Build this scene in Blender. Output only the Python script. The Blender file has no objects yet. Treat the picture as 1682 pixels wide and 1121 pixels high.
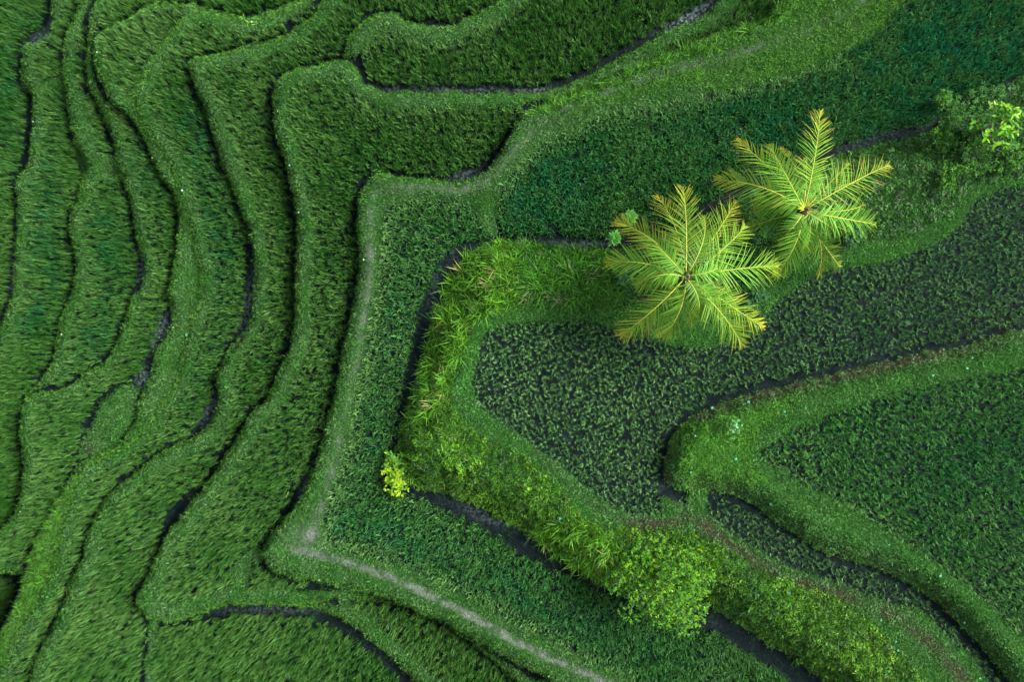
import bpy, math, random
import numpy as np
from mathutils import Vector, Matrix

# ------------------------------------------------------------------ camera, light, exposure
S = bpy.context.scene
COL = S.collection
CAM_Z = 30.0
W0, H0 = 1682.0, 1121.0
FPX = W0 * 28.0 / 36.0
cd = bpy.data.cameras.new('camera'); cam = bpy.data.objects.new('camera', cd); COL.objects.link(cam)
cam.location = (0, 0, CAM_Z); cam.rotation_euler = (0, 0, 0)
cd.lens = 28.0; cd.sensor_width = 36.0; cd.clip_end = 2000.0
S.camera = cam
SUN_EL, SUN_AZ = math.radians(44), math.radians(72)
wd = bpy.data.worlds.new('World'); S.world = wd; wd.use_nodes = True
wn = wd.node_tree
sky = wn.nodes.new('ShaderNodeTexSky'); sky.sky_type = 'NISHITA'; sky.sun_disc = False
sky.sun_elevation = SUN_EL; sky.sun_rotation = SUN_AZ; sky.dust_density = 3.0; sky.air_density = 0.8
bg = wn.nodes['Background']; bg.inputs['Strength'].default_value = 0.15
hs = wn.nodes.new('ShaderNodeHueSaturation'); hs.inputs['Saturation'].default_value = .35      # cloud veil: the blue is washed out
wn.links.new(sky.outputs[0], hs.inputs['Color']); wn.links.new(hs.outputs[0], bg.inputs[0])
ld = bpy.data.lights.new('sun', 'SUN'); ld.energy = 3.0; ld.angle = math.radians(15); ld.color = (1, .95, .86)
sun = bpy.data.objects.new('sun', ld); COL.objects.link(sun)
dirv = Vector((math.sin(SUN_AZ) * math.cos(SUN_EL), math.cos(SUN_AZ) * math.cos(SUN_EL), math.sin(SUN_EL)))
sun.rotation_euler = dirv.to_track_quat('Z', 'Y').to_euler(); sun.location = dirv * 60
S.view_settings.view_transform = 'Standard'; S.view_settings.look = 'None'
S.view_settings.exposure = 1.08; S.view_settings.gamma = 1.0
S.render.engine = 'CYCLES'
S.cycles.max_bounces = 6; S.cycles.diffuse_bounces = 2; S.cycles.glossy_bounces = 2
S.cycles.transmission_bounces = 4; S.cycles.transparent_max_bounces = 4
S.cycles.caustics_reflective = False; S.cycles.caustics_refractive = False

rng = np.random.default_rng(7); random.seed(7)

# ------------------------------------------------------------------ helpers
def unproj(px, py, z):
    d = CAM_Z - z
    return (px - W0 / 2) / FPX * d, -(py - H0 / 2) / FPX * d
def proj(x, y, z):
    d = CAM_Z - z
    return x * FPX / d + W0 / 2, -y * FPX / d + H0 / 2
def tag(o, label=None, cat=None, group=None, kind=None):
    if label: o['label'] = label
    if cat: o['category'] = cat
    if group: o['group'] = group
    if kind: o['kind'] = kind
    return o
def smooth(pts, n=6, closed=False):
    P = np.array(pts, float); N = len(P); out = []
    rngi = range(N if closed else N - 1)
    for i in rngi:
        if closed: a, b, c, d = P[(i-1) % N], P[i], P[(i+1) % N], P[(i+2) % N]
        else: a, b, c, d = P[max(i-1, 0)], P[i], P[i+1], P[min(i+2, N-1)]
        for t in np.arange(n) / n:
            out.append(0.5 * ((2*b) + (c-a)*t + (2*a-5*b+4*c-d)*t*t + (3*b-a-3*c+d)*t**3))
    if not closed: out.append(P[-1])
    return np.array(out)

RES = 2.5
GX0, GX1, GY0, GY1 = -260.0, 1942.0, -260.0, 1381.0
nx = int((GX1 - GX0) / RES) + 1; ny = int((GY1 - GY0) / RES) + 1
gx = GX0 + np.arange(nx) * RES; gy = GY0 + np.arange(ny) * RES
PX, PY = np.meshgrid(gx, gy)

def vnoise(x, y, cell, seed):
    """smooth value noise on arrays, cell in the same unit as x,y"""
    r = np.random.default_rng(seed); T = r.random((64, 64))
    u = x / cell + 500.0; v = y / cell + 500.0
    iu = np.floor(u).astype(int); iv = np.floor(v).astype(int); fu = u - iu; fv = v - iv
    fu = fu*fu*(3-2*fu); fv = fv*fv*(3-2*fv)
    a = T[iu % 64, iv % 64]; b = T[(iu+1) % 64, iv % 64]; c = T[iu % 64, (iv+1) % 64]; d = T[(iu+1) % 64, (iv+1) % 64]
    return (a*(1-fu)+b*fu)*(1-fv) + (c*(1-fu)+d*fu)*fv
def fbm(x, y, cell, seed, o=3):
    s = 0; w = 0
    for i in range(o):
        s = s + vnoise(x, y, cell / 2**i, seed + i) * .5**i; w += .5**i
    return s / w
# edges wobble a little so no traced line is perfectly smooth
WX = PX + (fbm(PX, PY, 34, 11) - .5) * 9 + (vnoise(PX, PY, 8, 14) - .5) * 3
WY = PY + (fbm(PX, PY, 34, 21) - .5) * 9 + (vnoise(PX, PY, 8, 24) - .5) * 3

def inside(poly, X=WX, Y=WY):
    poly = np.asarray(poly, float); m = np.zeros(X.shape, bool)
    x0, y0 = poly.min(0) - 12; x1, y1 = poly.max(0) + 12
    c0 = max(int((x0 - GX0) / RES), 0); c1 = min(int((x1 - GX0) / RES) + 2, nx)
    r0 = max(int((y0 - GY0) / RES), 0); r1 = min(int((y1 - GY0) / RES) + 2, ny)
    if c1 <= c0 or r1 <= r0: return m
    x = X[r0:r1, c0:c1]; y = Y[r0:r1, c0:c1]; mm = np.zeros(x.shape, bool)
    xa, ya = poly[-1]
    for xb, yb in poly:
        if ya != yb:
            cond = (ya > y) != (yb > y)
            mm ^= cond & (x < (xb - xa) * (y - ya) / (yb - ya) + xa)
        xa, ya = xb, yb
    m[r0:r1, c0:c1] = mm
    return m
def poly(pts, n=5): return inside(smooth(pts, n, True))
def edt(mask, R=36):
    """distance in px from every cell to the nearest True cell (capped)"""
    big = float(R) ** 2 * 2
    g = np.full(mask.shape, big, np.float32); g[mask] = 0
    a = g.copy()
    for k in range(1, R + 1):
        np.minimum(a[k:], g[:-k] + k*k, out=a[k:]); np.minimum(a[:-k], g[k:] + k*k, out=a[:-k])
    b = a.copy()
    for k in range(1, R + 1):
        np.minimum(b[:, k:], a[:, :-k] + k*k, out=b[:, k:]); np.minimum(b[:, :-k], a[:, k:] + k*k, out=b[:, :-k])
    return np.sqrt(b) * RES

# ------------------------------------------------------------------ terraces, lowest first: (edge, floor z, slope width, bund width, channel width)
RT = [(2300, 1700), (2300, -500)]
LB = [(-500, 1700)] + RT
T = {}
T[1] = ([(150,-420),(100,-100),(88,-10),(84,20),(70,48),(50,63),(38,88),(36,112),(42,135),(52,155),(52,200),(45,265),(32,290),(28,330),(28,380),(25,440),(19,490),(5,530),(-20,560),(-120,640),(-420,760)], LB)
T[2] = ([(240,-420),(170,-80),(140,-5),(122,28),(108,60),(103,110),(107,150),(115,200),(126,240),(140,275),(133,305),(120,345),(115,380),(122,410),(125,440),(120,480),(101,520),(92,560),(89,590),(70,620),(46,648),(36,668),(33,690),(35,730),(42,780),(37,820),(22,848),(0,872),(-60,905),(-420,1000)], LB)
T[3] = ([(270,-420),(205,-80),(175,-15),(158,8),(151,25),(145,60),(142,100),(148,140),(165,170),(180,205),(188,240),(192,265),(203,290),(215,330),(222,380),(234,420),(235,460),(216,490),(205,520),(195,560),(175,590),(150,610),(120,630),(90,641),(62,643),(44,656),(34,692),(36,730),(42,780),(37,820),(22,848),(0,872),(-60,905),(-420,1000)], LB)
T[4] = ([(700,-420),(560,-80),(490,-5),(420,25),(370,22),(330,9),(300,3),(262,5),(236,13),(212,34),(185,42),(165,50),(157,66),(155,100),(165,130),(186,165),(215,192),(240,235),(262,285),(286,318),(293,345),(291,400),(284,440),(277,480),(283,520),(278,545),(256,578),(249,612),(238,642),(228,660),(222,690),(196,732),(150,752),(134,762),(118,784),(95,820),(80,855),(57,887),(48,930),(38,962),(20,1010),(0,1047),(-40,1110),(-120,1300),(-160,1500)], RT)
T[5] = ([(705,-420),(565,-80),(494,-2),(424,32),(372,28),(332,14),(307,28),(280,58),(250,97),(236,130),(219,156),(228,190),(255,236),(288,296),(302,350),(318,405),(330,450),(326,500),(310,535),(302,575),(290,625),(262,668),(228,712),(190,742),(140,768),(112,825),(99,885),(84,945),(62,985),(38,1020),(18,1070),(-10,1125),(-60,1250),(-90,1500)], RT)
T[6] = ([(720,-420),(600,-120),(545,-15),(530,5),(510,28),(470,54),(420,73),(345,90),(314,99),(316,125),(335,180),(352,230),(375,290),(398,350),(413,400),(418,440),(413,500),(402,540),(370,590),(357,620),(362,648),(350,690),(312,720),(262,745),(220,780),(185,810),(163,838),(150,865),(140,905),(121,950),(105,990),(85,1035),(62,1075),(45,1130),(10,1230),(-10,1500)], RT)
T[7] = ([(980,-420),(870,-60),(830,-5),(790,20),(745,41),(700,43),(667,31),(645,20),(610,28),(586,45),(569,75),(566,110),(600,175),(1000,175),(1300,-20),(1500,-420)], [])
T[8] = ([(480,1001),(512,997),(560,1015),(600,1045),(642,1082),(685,1125),(740,1230),(760,1500),(1300,1500),(900,1121),(700,975),(560,955)], [])
T[9] = ([(1380,-420),(1230,-70),(1180,0),(1150,25),(1105,46),(1088,50),(1060,72),(1000,108),(960,128),(920,141),(890,152),(850,152),(800,150),(720,152),(650,150),(605,140),(585,112),(560,97),(520,107),(478,116),(455,135),(448,165),(452,205),(464,245),(478,300),(487,360),(488,420),(487,480),(482,540),(470,590),(440,650),(402,702),(362,768),(322,818),(290,860),(262,905),(246,948),(228,975),(232,1000),(252,1017),(300,1018),(332,1006),(370,996),(420,994),(470,992),(520,988),(560,981),(600,983),(650,993),(700,1012),(760,1048),(810,1085),(852,1125),(950,1230),(1050,1500)], RT)
T[10] = ([(1480,-420),(1340,-80),(1272,14),(1220,45),(1160,68),(1110,88),(1060,105),(1010,130),(960,150),(920,164),(880,177),(860,188),(843,212),(822,250),(792,284),(760,299),(720,298),(660,289),(625,286),(602,297),(589,325),(588,370),(590,410),(585,470),(575,530),(560,600),(545,670),(530,730),(506,790),(480,835),(455,870),(431,903),(440,926),(470,944),(520,955),(570,966),(640,985),(700,1010),(760,1040),(830,1080),(882,1107),(930,1135),(1080,1230),(1300,1500)], RT)
T[11] = ([(2200,-90),(1760,100),(1690,128),(1650,142),(1600,165),(1560,190),(1530,214),(1480,231),(1430,240),(1380,257),(1300,290),(1200,335),(1100,385),(1000,410),(920,404),(860,400),(812,398),(782,412),(757,432),(742,455),(730,485),(714,520),(700,570),(686,620),(669,680),(656,720),(645,756),(656,786),(690,800),(742,815),(800,836),(832,860),(872,882),(930,922),(980,955),(1010,968),(1080,980),(1150,990),(1200,1018),(1262,1056),(1330,1102),(1400,1160),(1700,1500)], [(2300,1700)])
T[12] = ([(2200,420),(1800,515),(1700,540),(1640,550),(1560,574),(1480,588),(1400,606),(1330,622),(1250,642),(1190,662),(1142,682),(1106,716),(1090,760),(1096,795),(1130,806),(1160,806),(1200,811),(1242,830),(1282,863),(1340,898),(1400,923),(1450,939),(1502,965),(1560,1010),(1602,1050),(1652,1110),(1720,1190),(1900,1500)], [(2300,1700)])
#        floor z, slope width px, bund width, channel width
PRM = {0:(-4.6,0,0,12), 1:(-3.8,9,18,8), 2:(-3.0,9,20,9), 3:(-2.3,9,17,7), 4:(-1.65,8,99,5), 5:(-1.35,9,22,8), 6:(-.6,10,25,9),
       7:(-.1,9,29,13), 8:(-.15,9,30,7), 9:(.35,10,27,9), 10:(1.15,9,30,8), 11:(2.45,62,30,8), 12:(3.1,30,30,8)}
order = np.zeros(PX.shape, np.int16)
edges = {}
for k in range(1, 13):
    pts, close = T[k]
    P = smooth(pts, 5, False)
    if close: P = np.vstack([P, close])
    m = inside(P)
    if k == 4:
        order[poly([(-400,930),(0,940),(36,955),(36,978),(15,1022),(0,1045),(-60,1130),(-400,1300)])] = 0
    order[m] = k
floor = np.zeros(PX.shape, np.float32); dn = np.full(PX.shape, 90., np.float32); up = np.full(PX.shape, 90., np.float32)
RIDGE_UP = fbm(PX, PY, 60, 77)
for k in range(0, 13):
    mk = order == k
    floor[mk] = PRM[k][0]
    R = 36 if k == 11 else 18
    if k > 0:
        d = edt(order < k, R); dn[mk] = d[mk]
    if k < 12:
        d = edt(order > k, 16); up[mk] = d[mk]
# masks
GRASS_POLY = [
    [(36,124),(108,128),(108,152),(40,150)],
    [(110,148),(136,148),(156,200),(160,252),(202,262),(206,294),(140,302),(122,250)],
    [(150,700),(165,665),(200,632),(228,640),(225,670),(215,700),(190,735),(150,752),(132,748),(134,720)],
    [(-300,664),(34,664),(34,678),(-300,678)],
    [(244,1018),(258,1018),(254,1070),(252,1400),(238,1400),(241,1070)],
    [(384,940),(396,916),(424,900),(436,914),(416,926),(408,960),(392,978),(384,960)],
    [(232,1010),(228,975),(250,940),(280,945),(262,985),(300,990),(280,1015)],
]
nor = np.zeros(PX.shape, bool)
for p in GRASS_POLY: nor |= inside(p)
MUD = [
    [(268,505),(283,520),(276,545),(256,577),(249,612),(238,642),(210,630),(228,612),(244,585),(258,550)],
    [(226,410),(237,425),(237,465),(214,494),(222,460)],
    [(404,385),(415,400),(420,440),(414,500),(402,545),(383,562),(396,520),(403,470)],
    [(356,640),(363,652),(350,692),(312,722),(302,718),(335,680)],
    [(66,45),(88,16),(86,55),(52,72),(44,66)],
    [(40,140),(54,150),(54,205),(47,270),(40,270),(45,200)],
    [(590,75),(600,132),(650,141),(740,141),(840,136),(890,140),(850,154),(640,152),(596,140),(584,100)],
    [(1078,52),(1095,36),(1150,10),(1180,-20),(1200,-10),(1150,30),(1100,50)],
    [(700,30),(740,34),(760,34),(742,44),(700,44)],
    [(730,290),(790,268),(830,225),(845,200),(850,215),(800,285),(765,300)],
    [(590,290),(610,283),(600,300),(588,325),(583,310)],
    [(335,1005),(375,995),(450,995),(520,998),(570,1020),(625,1062),(688,1126),(750,1260),(735,1262),(665,1126),(605,1068),(555,1036),(500,1013),(440,1009),(380,1012),(340,1022)],
    [(470,830),(505,770),(515,770),(485,835),(455,868)],
    [(270,845),(300,820),(330,795),(325,815),(285,865),(262,905),(255,895)],
]
MUD += [[(236,1016),(246,1016),(241,1070),(238,1130),(236,1400),(226,1400),(227,1130),(231,1070)],
        [(160,655),(200,622),(208,630),(170,664),(152,700),(136,735),(130,752),(124,740),(138,692)]]
mudx = np.zeros(PX.shape, bool)
for p in MUD: mudx |= inside(p)
EXPL = {
    'S': [(165,62),(180,50),(215,43),(246,19),(290,12),(302,24),(275,55),(243,98),(214,148),(205,150),(186,130),(171,105),(163,80)],
    'K': [(1700,-300),(1530,-60),(1485,0),(1440,55),(1370,95),(1300,125),(1200,150),(1120,165),(1050,180),(1000,190),(940,215),(890,240),(855,270),(826,310),(820,350),(830,389),(900,386),(1000,390),(1100,368),(1200,312),(1300,264),(1380,236),(1450,216),(1530,196),(1565,170),(1640,135),(1700,112),(2200,-100),(2200,-300)],
    'R': [(650,336),(700,328),(770,334),(785,358),(803,388),(765,397),(733,418),(718,450),(702,482),(688,515),(678,560),(664,620),(654,685),(639,745),(634,795),(690,823),(760,853),(830,892),(900,932),(960,962),(1010,987),(1100,1020),(1180,1042),(1250,1087),(1320,1140),(1560,1400),(1250,1400),(1045,1132),(1000,1102),(930,1066),(840,1021),(770,982),(700,947),(620,918),(560,903),(534,884),(538,832),(558,780),(574,720),(585,650),(600,590),(613,520),(625,450),(628,390),(634,352)],
    'F': [(800,545),(850,533),(920,527),(1000,535),(1050,553),(1110,568),(1180,570),(1236,548),(1262,512),(1292,482),(1340,452),(1400,441),(1460,430),(1530,402),(1572,372),(1600,332),(1640,311),(1700,300),(2200,220),(2200,420),(1800,505),(1700,532),(1640,541),(1560,564),(1480,578),(1400,594),(1330,608),(1280,620),(1230,634),(1170,655),(1125,680),(1098,718),(1084,765),(1082,800),(1092,838),(1060,850),(1010,836),(960,801),(910,761),(860,721),(812,690),(784,662),(775,630),(784,580)],
    'H': [(1160,815),(1200,822),(1240,840),(1280,874),(1340,908),(1400,933),(1450,949),(1500,973),(1550,1015),(1592,1058),(1640,1118),(1900,1500),(1860,1500),(1620,1118),(1570,1065),(1520,1012),(1490,1000),(1440,985),(1380,961),(1310,940),(1240,901),(1190,866),(1160,842)],
    'G': [(1248,742),(1300,706),(1370,680),(1450,651),(1520,635),(1600,620),(1700,604),(2200,520),(2200,1300),(1700,1052),(1640,1006),(1570,951),(1500,906),(1420,851),(1360,816),(1300,786),(1258,762)],
}
EM = {k: poly(v, 4) for k, v in EXPL.items()}
rice = np.zeros(PX.shape, bool)
for k, (z, sw, bw, cw) in PRM.items():
    if k in (4, 10, 11, 12): continue
    w = RIDGE_UP * .5 + .75
    rice |= (order == k) & (dn > bw * w) & (up > cw * w)
rice &= ~nor & ~mudx
rice |= EM['S'] & (order == 4)
rice |= (EM['K'] | EM['R']) & (order == 10)
rice |= (EM['F'] | EM['H']) & (order == 11)
rice |= EM['G'] & (order == 12)
# channel = low ground at the inner side of each layer, or traced mud
chan = np.zeros(PX.shape, bool)
for k, (z, sw, bw, cw) in PRM.items():
    if k == 4: continue
    chan |= (order == k) & ~rice & (up < (44 if k == 10 else 22)) & (up < dn * .9) & ~nor
chan &= ~((order == 10) & inside([(560,270),(900,100),(1500,-300),(2000,-300),(1480,0),(1380,90),(1200,148),(1000,188),(850,270),(815,330),(815,392),(790,385),(780,320),(660,322),(560,400)]))
chan &= ~((order == 11) & inside([(1128,795),(1160,795),(1160,850),(1700,1200),(1000,1200),(1000,860),(1128,870)]))
chan &= ~((order == 9) & inside([(860,300),(905,143),(1400,-400),(1600,-400),(1300,40),(900,220)]))
chan &= ~inside([(560,955),(1200,1400),(700,1500),(560,990)])
chan |= mudx & ~nor
floor_m = rice | chan

FIELDS = [  # id, layer, clip poly or None, style, row angle deg, teal amount
    ('A2', 0, [(-400,920),(120,920),(120,1100),(-400,1400)], 'tall', 20),
    ('A', 0, None, 'tall', 20),
    ('B0', 1, [(0,-400),(400,-400),(120,126),(20,126)], 'tall', 25),
    ('B2', 1, [(-400,671),(80,671),(80,1100),(-400,1100)], 'tall', 0),
    ('B', 1, None, 'tall', -4),
    ('C0', 2, [(0,-400),(400,-400),(230,280),(90,280)], 'tall', 10),
    ('C', 2, None, 'tall', 4),
    ('D', 3, None, 'tall', 8),
    ('S', 4, None, 'tall', 50),
    ('E', 5, None, 'tall', 15),
    ('N', 6, [(245,1000),(245,1500),(900,1500),(900,990),(300,990)], 'tall', 5),
    ('FF', 6, None, 'tall', 12),
    ('M', 7, None, 'tall', 3),
    ('P', 8, None, 'tall', 40),
    ('LS', 9, [(400,930),(432,903),(500,940),(620,970),(1500,1500),(600,1500),(500,1000),(395,990)], 'tall', 5),
    ('LT', 9, [(905,200),(905,100),(1400,-500),(1700,-500),(1300,60)], 'tall', 30),
    ('L', 9, None, 'tall', 8),
    ('K', 10, EXPL['K'], 'dark', 25),
    ('R', 10, None, 'mid', 15),
    ('H', 11, EXPL['H'], 'sparse', 30),
    ('F', 11, None, 'sparse', 20),
    ('G', 12, None, 'sparse2', 35),
]
fid = np.full(PX.shape, -1, np.int16)
for i, (n, k, clip, st, an) in enumerate(FIELDS):
    m = rice & (order == k) & (fid < 0)
    if clip is not None: m &= inside(clip, PX, PY)
    fid[m] = i

# ------------------------------------------------------------------ heights
Z = floor.copy()
for k in range(1, 13):
    z, sw, bw, cw = PRM[k]; mk = (order == k) & ~floor_m
    low = np.where(order == k, 0, 0)
    drop = {1:.8,2:.8,3:.7,4:.62,5:.3,6:.72,7:.5,8:.45,9:.6,10:.8,11:1.3,12:.65}[k]
    swv = sw * (.8 + .4 * RIDGE_UP)
    if k == 11: swv = 30 + 45 * RIDGE_UP
    t = np.clip(dn / swv, 0, 1); t = t*t*(3-2*t)
    hump = .14 * np.exp(-((dn - sw - 8) / 9.0) ** 2)
    Z = np.where(mk, z - drop * (1 - t) + hump + .06, Z)
Z = np.where(chan, floor - .05, Z)
# palm mound and the grassy islands are rounded ground
def bump(cx, cy, rx, ry, h, ang=0):
    c, s = math.cos(ang), math.sin(ang); dx = PX - cx; dy = PY - cy
    u = (dx*c + dy*s) / rx; v = (-dx*s + dy*c) / ry
    return h * np.exp(-(u*u + v*v))
Z = Z + np.where(~floor_m, bump(1300,370,190,60,.45,-.4) + bump(185,690,35,35,.3) + bump(900,455,90,30,.25) + bump(1150,740,40,30,.2), 0)
# soften one cell
for _ in range(1):
    Zs = Z.copy(); Zs[1:-1, 1:-1] = (Z[1:-1,1:-1]*2 + Z[:-2,1:-1] + Z[2:,1:-1] + Z[1:-1,:-2] + Z[1:-1,2:]) / 6
    Z = Zs
Zc = Z.copy()
Z = Z + np.where(floor_m, .02, .05) * (fbm(PX, PY, 14, 5) - .5) * 2 + np.where(floor_m, .008, .03) * (rng.random(PX.shape) - .5)

# path / bare soil masks
def seg_dist(pts):
    P = smooth(pts, 4); d = np.full(PX.shape, 1e9)
    for a, b in zip(P[:-1], P[1:]):
        ab = b - a; L = (ab**2).sum() + 1e-9
        t = np.clip(((PX-a[0])*ab[0] + (PY-a[1])*ab[1]) / L, 0, 1)
        d = np.minimum(d, np.hypot(PX - a[0] - t*ab[0], PY - a[1] - t*ab[1]))
    return d
dp1 = seg_dist([(770,312),(700,311),(640,312),(612,330),(607,380),(607,440),(598,520),(588,590),(577,645),(563,705),(548,770),(526,840),(508,885)])
dp2 = seg_dist([(480,902),(530,914),(600,935),(680,966),(760,1006),(850,1056),(950,1102),(1040,1145),(1250,1290),(1400,1400)])
dp3 = seg_dist([(770,312),(812,285),(850,240),(890,200),(950,170),(1050,130),(1180,95),(1300,60),(1420,0),(1500,-60)])
nz = fbm(PX, PY, 22, 31)
soil = np.clip(1.3 - dp1 / 9, 0, 1) * (.0 + .8 * nz) + np.clip(1.5 - dp2 / 6.5, 0, 1) * (.75 + .9 * nz) + np.clip(1 - dp3 / 15, 0, 1) * .8 * nz
soil *= np.clip((fbm(PX, PY, 9, 66) - .22)*3.2, .35, 1.2)
soil += bump(505, 885, 30, 24, .6) * (.3 + nz)
soil = np.clip(soil, 0, 1) * ~floor_m
brown = np.zeros(PX.shape)
brown += np.where((order == 12) & (PX > 1080), np.clip(1.6 - dn / 18, 0, 1), 0) * np.clip(1.5 - np.abs(PX - 1330) / 320, 0, 1) * np.where(PY > 690, .5, 1.)
brown += np.clip(1 - seg_dist([(1090,720),(1092,790),(1118,822),(1120,855),(1080,862),(1040,860)]) / 18, 0, 1) * .9
brown += np.clip(1 - seg_dist([(1150,860),(1230,915),(1310,955),(1400,985),(1480,1020),(1560,1090),(1600,1160)]) / 22, 0, 1) * 1.1
brown += np.clip(1 - seg_dist([(880,745),(940,800),(1000,845),(1080,862)]) / 12, 0, 1) * .5
brown += np.where((order == 11) & (PY > 470), np.clip(1.2 - dn / 13, 0, 1), 0) * np.clip((PX - 660) / 40, 0, 1) * .8
brown += bump(395, 560, 8, 22, .9, .5) + bump(145, 738, 14, 12, .8)+ bump(132, 768, 10, 6, .7)
brown = np.clip(brown * (.5 + nz), 0, 1) * ~floor_m

# ------------------------------------------------------------------ materials
def new_mat(name):
    m = bpy.data.materials.new(name); m.use_nodes = True; nt = m.node_tree
    for n in list(nt.nodes):
        if n.type != 'OUTPUT_MATERIAL': nt.nodes.remove(n)
    return m, nt, nt.nodes['Material Output']
def N(nt, t, **kw):
    n = nt.nodes.new(t)
    for k, v in kw.items(): setattr(n, k, v)
    return n
def mixc(nt, f, a, b, blend='MIX'):
    n = N(nt, 'ShaderNodeMix', data_type='RGBA', blend_type=blend)
    for s, v in ((0, f), (6, a), (7, b)):
        if hasattr(v, 'is_output') or isinstance(v, bpy.types.NodeSocket): nt.links.new(v, n.inputs[s])
        else: n.inputs[s].default_value = v if s == 0 else (*v, 1)
    return n.outputs[2]
def noise(nt, scale, detail=4, rough=.6):
    g = N(nt, 'ShaderNodeNewGeometry'); n = N(nt, 'ShaderNodeTexNoise')
    n.inputs['Scale'].default_value = scale; n.inputs['Detail'].default_value = detail; n.inputs['Roughness'].default_value = rough
    nt.links.new(g.outputs['Position'], n.inputs['Vector']); return n.outputs['Fac']
def ramp(nt, f, pts):
    r = N(nt, 'ShaderNodeValToRGB'); e = r.color_ramp.elements
    while len(e) < len(pts): e.new(.5)
    for i, (p, c) in enumerate(pts): e[i].position = p; e[i].color = (*c, 1)
    nt.links.new(f, r.inputs[0]); return r.outputs[0]

def ground_material():
    m, nt, out = new_mat('grassy_earth')
    def at(n): 
        a = N(nt, 'ShaderNodeAttribute'); a.attribute_name = n; return a.outputs['Fac']
    green = ramp(nt, noise(nt, 9, 6, .7), [(.3, (.006,.026,.005)), (.55, (.014,.055,.009)), (.75, (.035,.09,.02))])
    grit = ramp(nt, noise(nt, 26, 5, .8), [(.3, (.03,.042,.026)), (.48, (.07,.095,.065)), (.6, (.17,.20,.18)), (.7, (.45,.52,.50))])
    brownc = ramp(nt, noise(nt, 12, 6, .7), [(.3, (.012,.012,.006)), (.55, (.035,.034,.018)), (.75, (.09,.075,.05))])
    mud = ramp(nt, noise(nt, 7, 6, .7), [(.3, (.001,.004,.004)), (.6, (.003,.009,.010)), (.8, (.016,.030,.033))])
    c = mixc(nt, at('brown'), green, brownc); c = mixc(nt, at('soil'), c, grit); clod = ramp(nt, noise(nt, 9, 3, .6), [(.42, (.005,.012,.013)), (.52, (.05,.072,.078)), (.7, (.15,.19,.20))])
    mud = mixc(nt, ramp(nt, noise(nt, 2.2, 3, .6), [(.5, (0,0,0)), (.75, (.16,.16,.16))]), mud, clod); mud = mixc(nt, at('pale'), mud, clod); c = mixc(nt, at('mud'), c, mud)
    b = N(nt, 'ShaderNodeBsdfPrincipled'); nt.links.new(c, b.inputs['Base Color'])
    mr = N(nt, 'ShaderNodeMapRange'); nt.links.new(at('mud'), mr.inputs[0]); mr.inputs[3].default_value = .95; mr.inputs[4].default_value = .6
    nt.links.new(mr.outputs[0], b.inputs['Roughness']); b.inputs['Specular IOR Level'].default_value = .06
    bm = N(nt, 'ShaderNodeBump'); bm.inputs['Strength'].default_value = .9; bm.inputs['Distance'].default_value = .06
    nt.links.new(noise(nt, 11, 8, .7), bm.inputs['Height']); nt.links.new(bm.outputs[0], b.inputs['Normal'])
    nt.links.new(b.outputs[0], out.inputs[0]); return m
M_GROUND = ground_material()

def leaf_material(name, kind='INSTANCER', transl=.18, rough=.5, spec=.3):
    """kind INSTANCER: tint from the instancer's attribute; GEOMETRY: from the mesh colour attribute 'tint'"""
    m, nt, out = new_mat(name)
    a = N(nt, 'ShaderNodeAttribute'); a.attribute_name = 'tint'; a.attribute_type = kind
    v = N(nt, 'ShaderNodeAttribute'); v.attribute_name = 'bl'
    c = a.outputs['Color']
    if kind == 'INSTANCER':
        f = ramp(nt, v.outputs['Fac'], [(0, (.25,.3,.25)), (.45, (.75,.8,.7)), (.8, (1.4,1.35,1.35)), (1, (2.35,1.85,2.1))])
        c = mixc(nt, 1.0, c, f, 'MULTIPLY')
    b = N(nt, 'ShaderNodeBsdfPrincipled'); nt.links.new(c, b.inputs['Base Color'])
    b.inputs['Roughness'].default_value = rough; b.inputs['Specular IOR Level'].default_value = spec
    t = N(nt, 'ShaderNodeBsdfTranslucent'); nt.links.new(c, t.inputs['Color'])
    mx = N(nt, 'ShaderNodeMixShader'); mx.inputs[0].default_value = transl
    nt.links.new(b.outputs[0], mx.inputs[1]); nt.links.new(t.outputs[0], mx.inputs[2]); nt.links.new(mx.outputs[0], out.inputs[0])
    return m
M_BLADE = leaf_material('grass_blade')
M_LEAF = leaf_material('leaf', 'GEOMETRY', .25, .55, .16)
M_PALM = leaf_material('palm_leaflet', 'GEOMETRY', .25, .5, .25)
def bark_material(name, c0, c1):
    m, nt, out = new_mat(name)
    b = N(nt, 'ShaderNodeBsdfPrincipled'); b.inputs['Roughness'].default_value = .8
    nt.links.new(ramp(nt, noise(nt, 14), [(.3, c0), (.7, c1)]), b.inputs['Base Color'])
    nt.links.new(b.outputs[0], out.inputs[0]); return m
M_BARK = bark_material('bark', (.09,.08,.065), (.30,.28,.25))
M_TWIG = bark_material('pale_twig', (.25,.26,.22), (.5,.5,.45))

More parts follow.
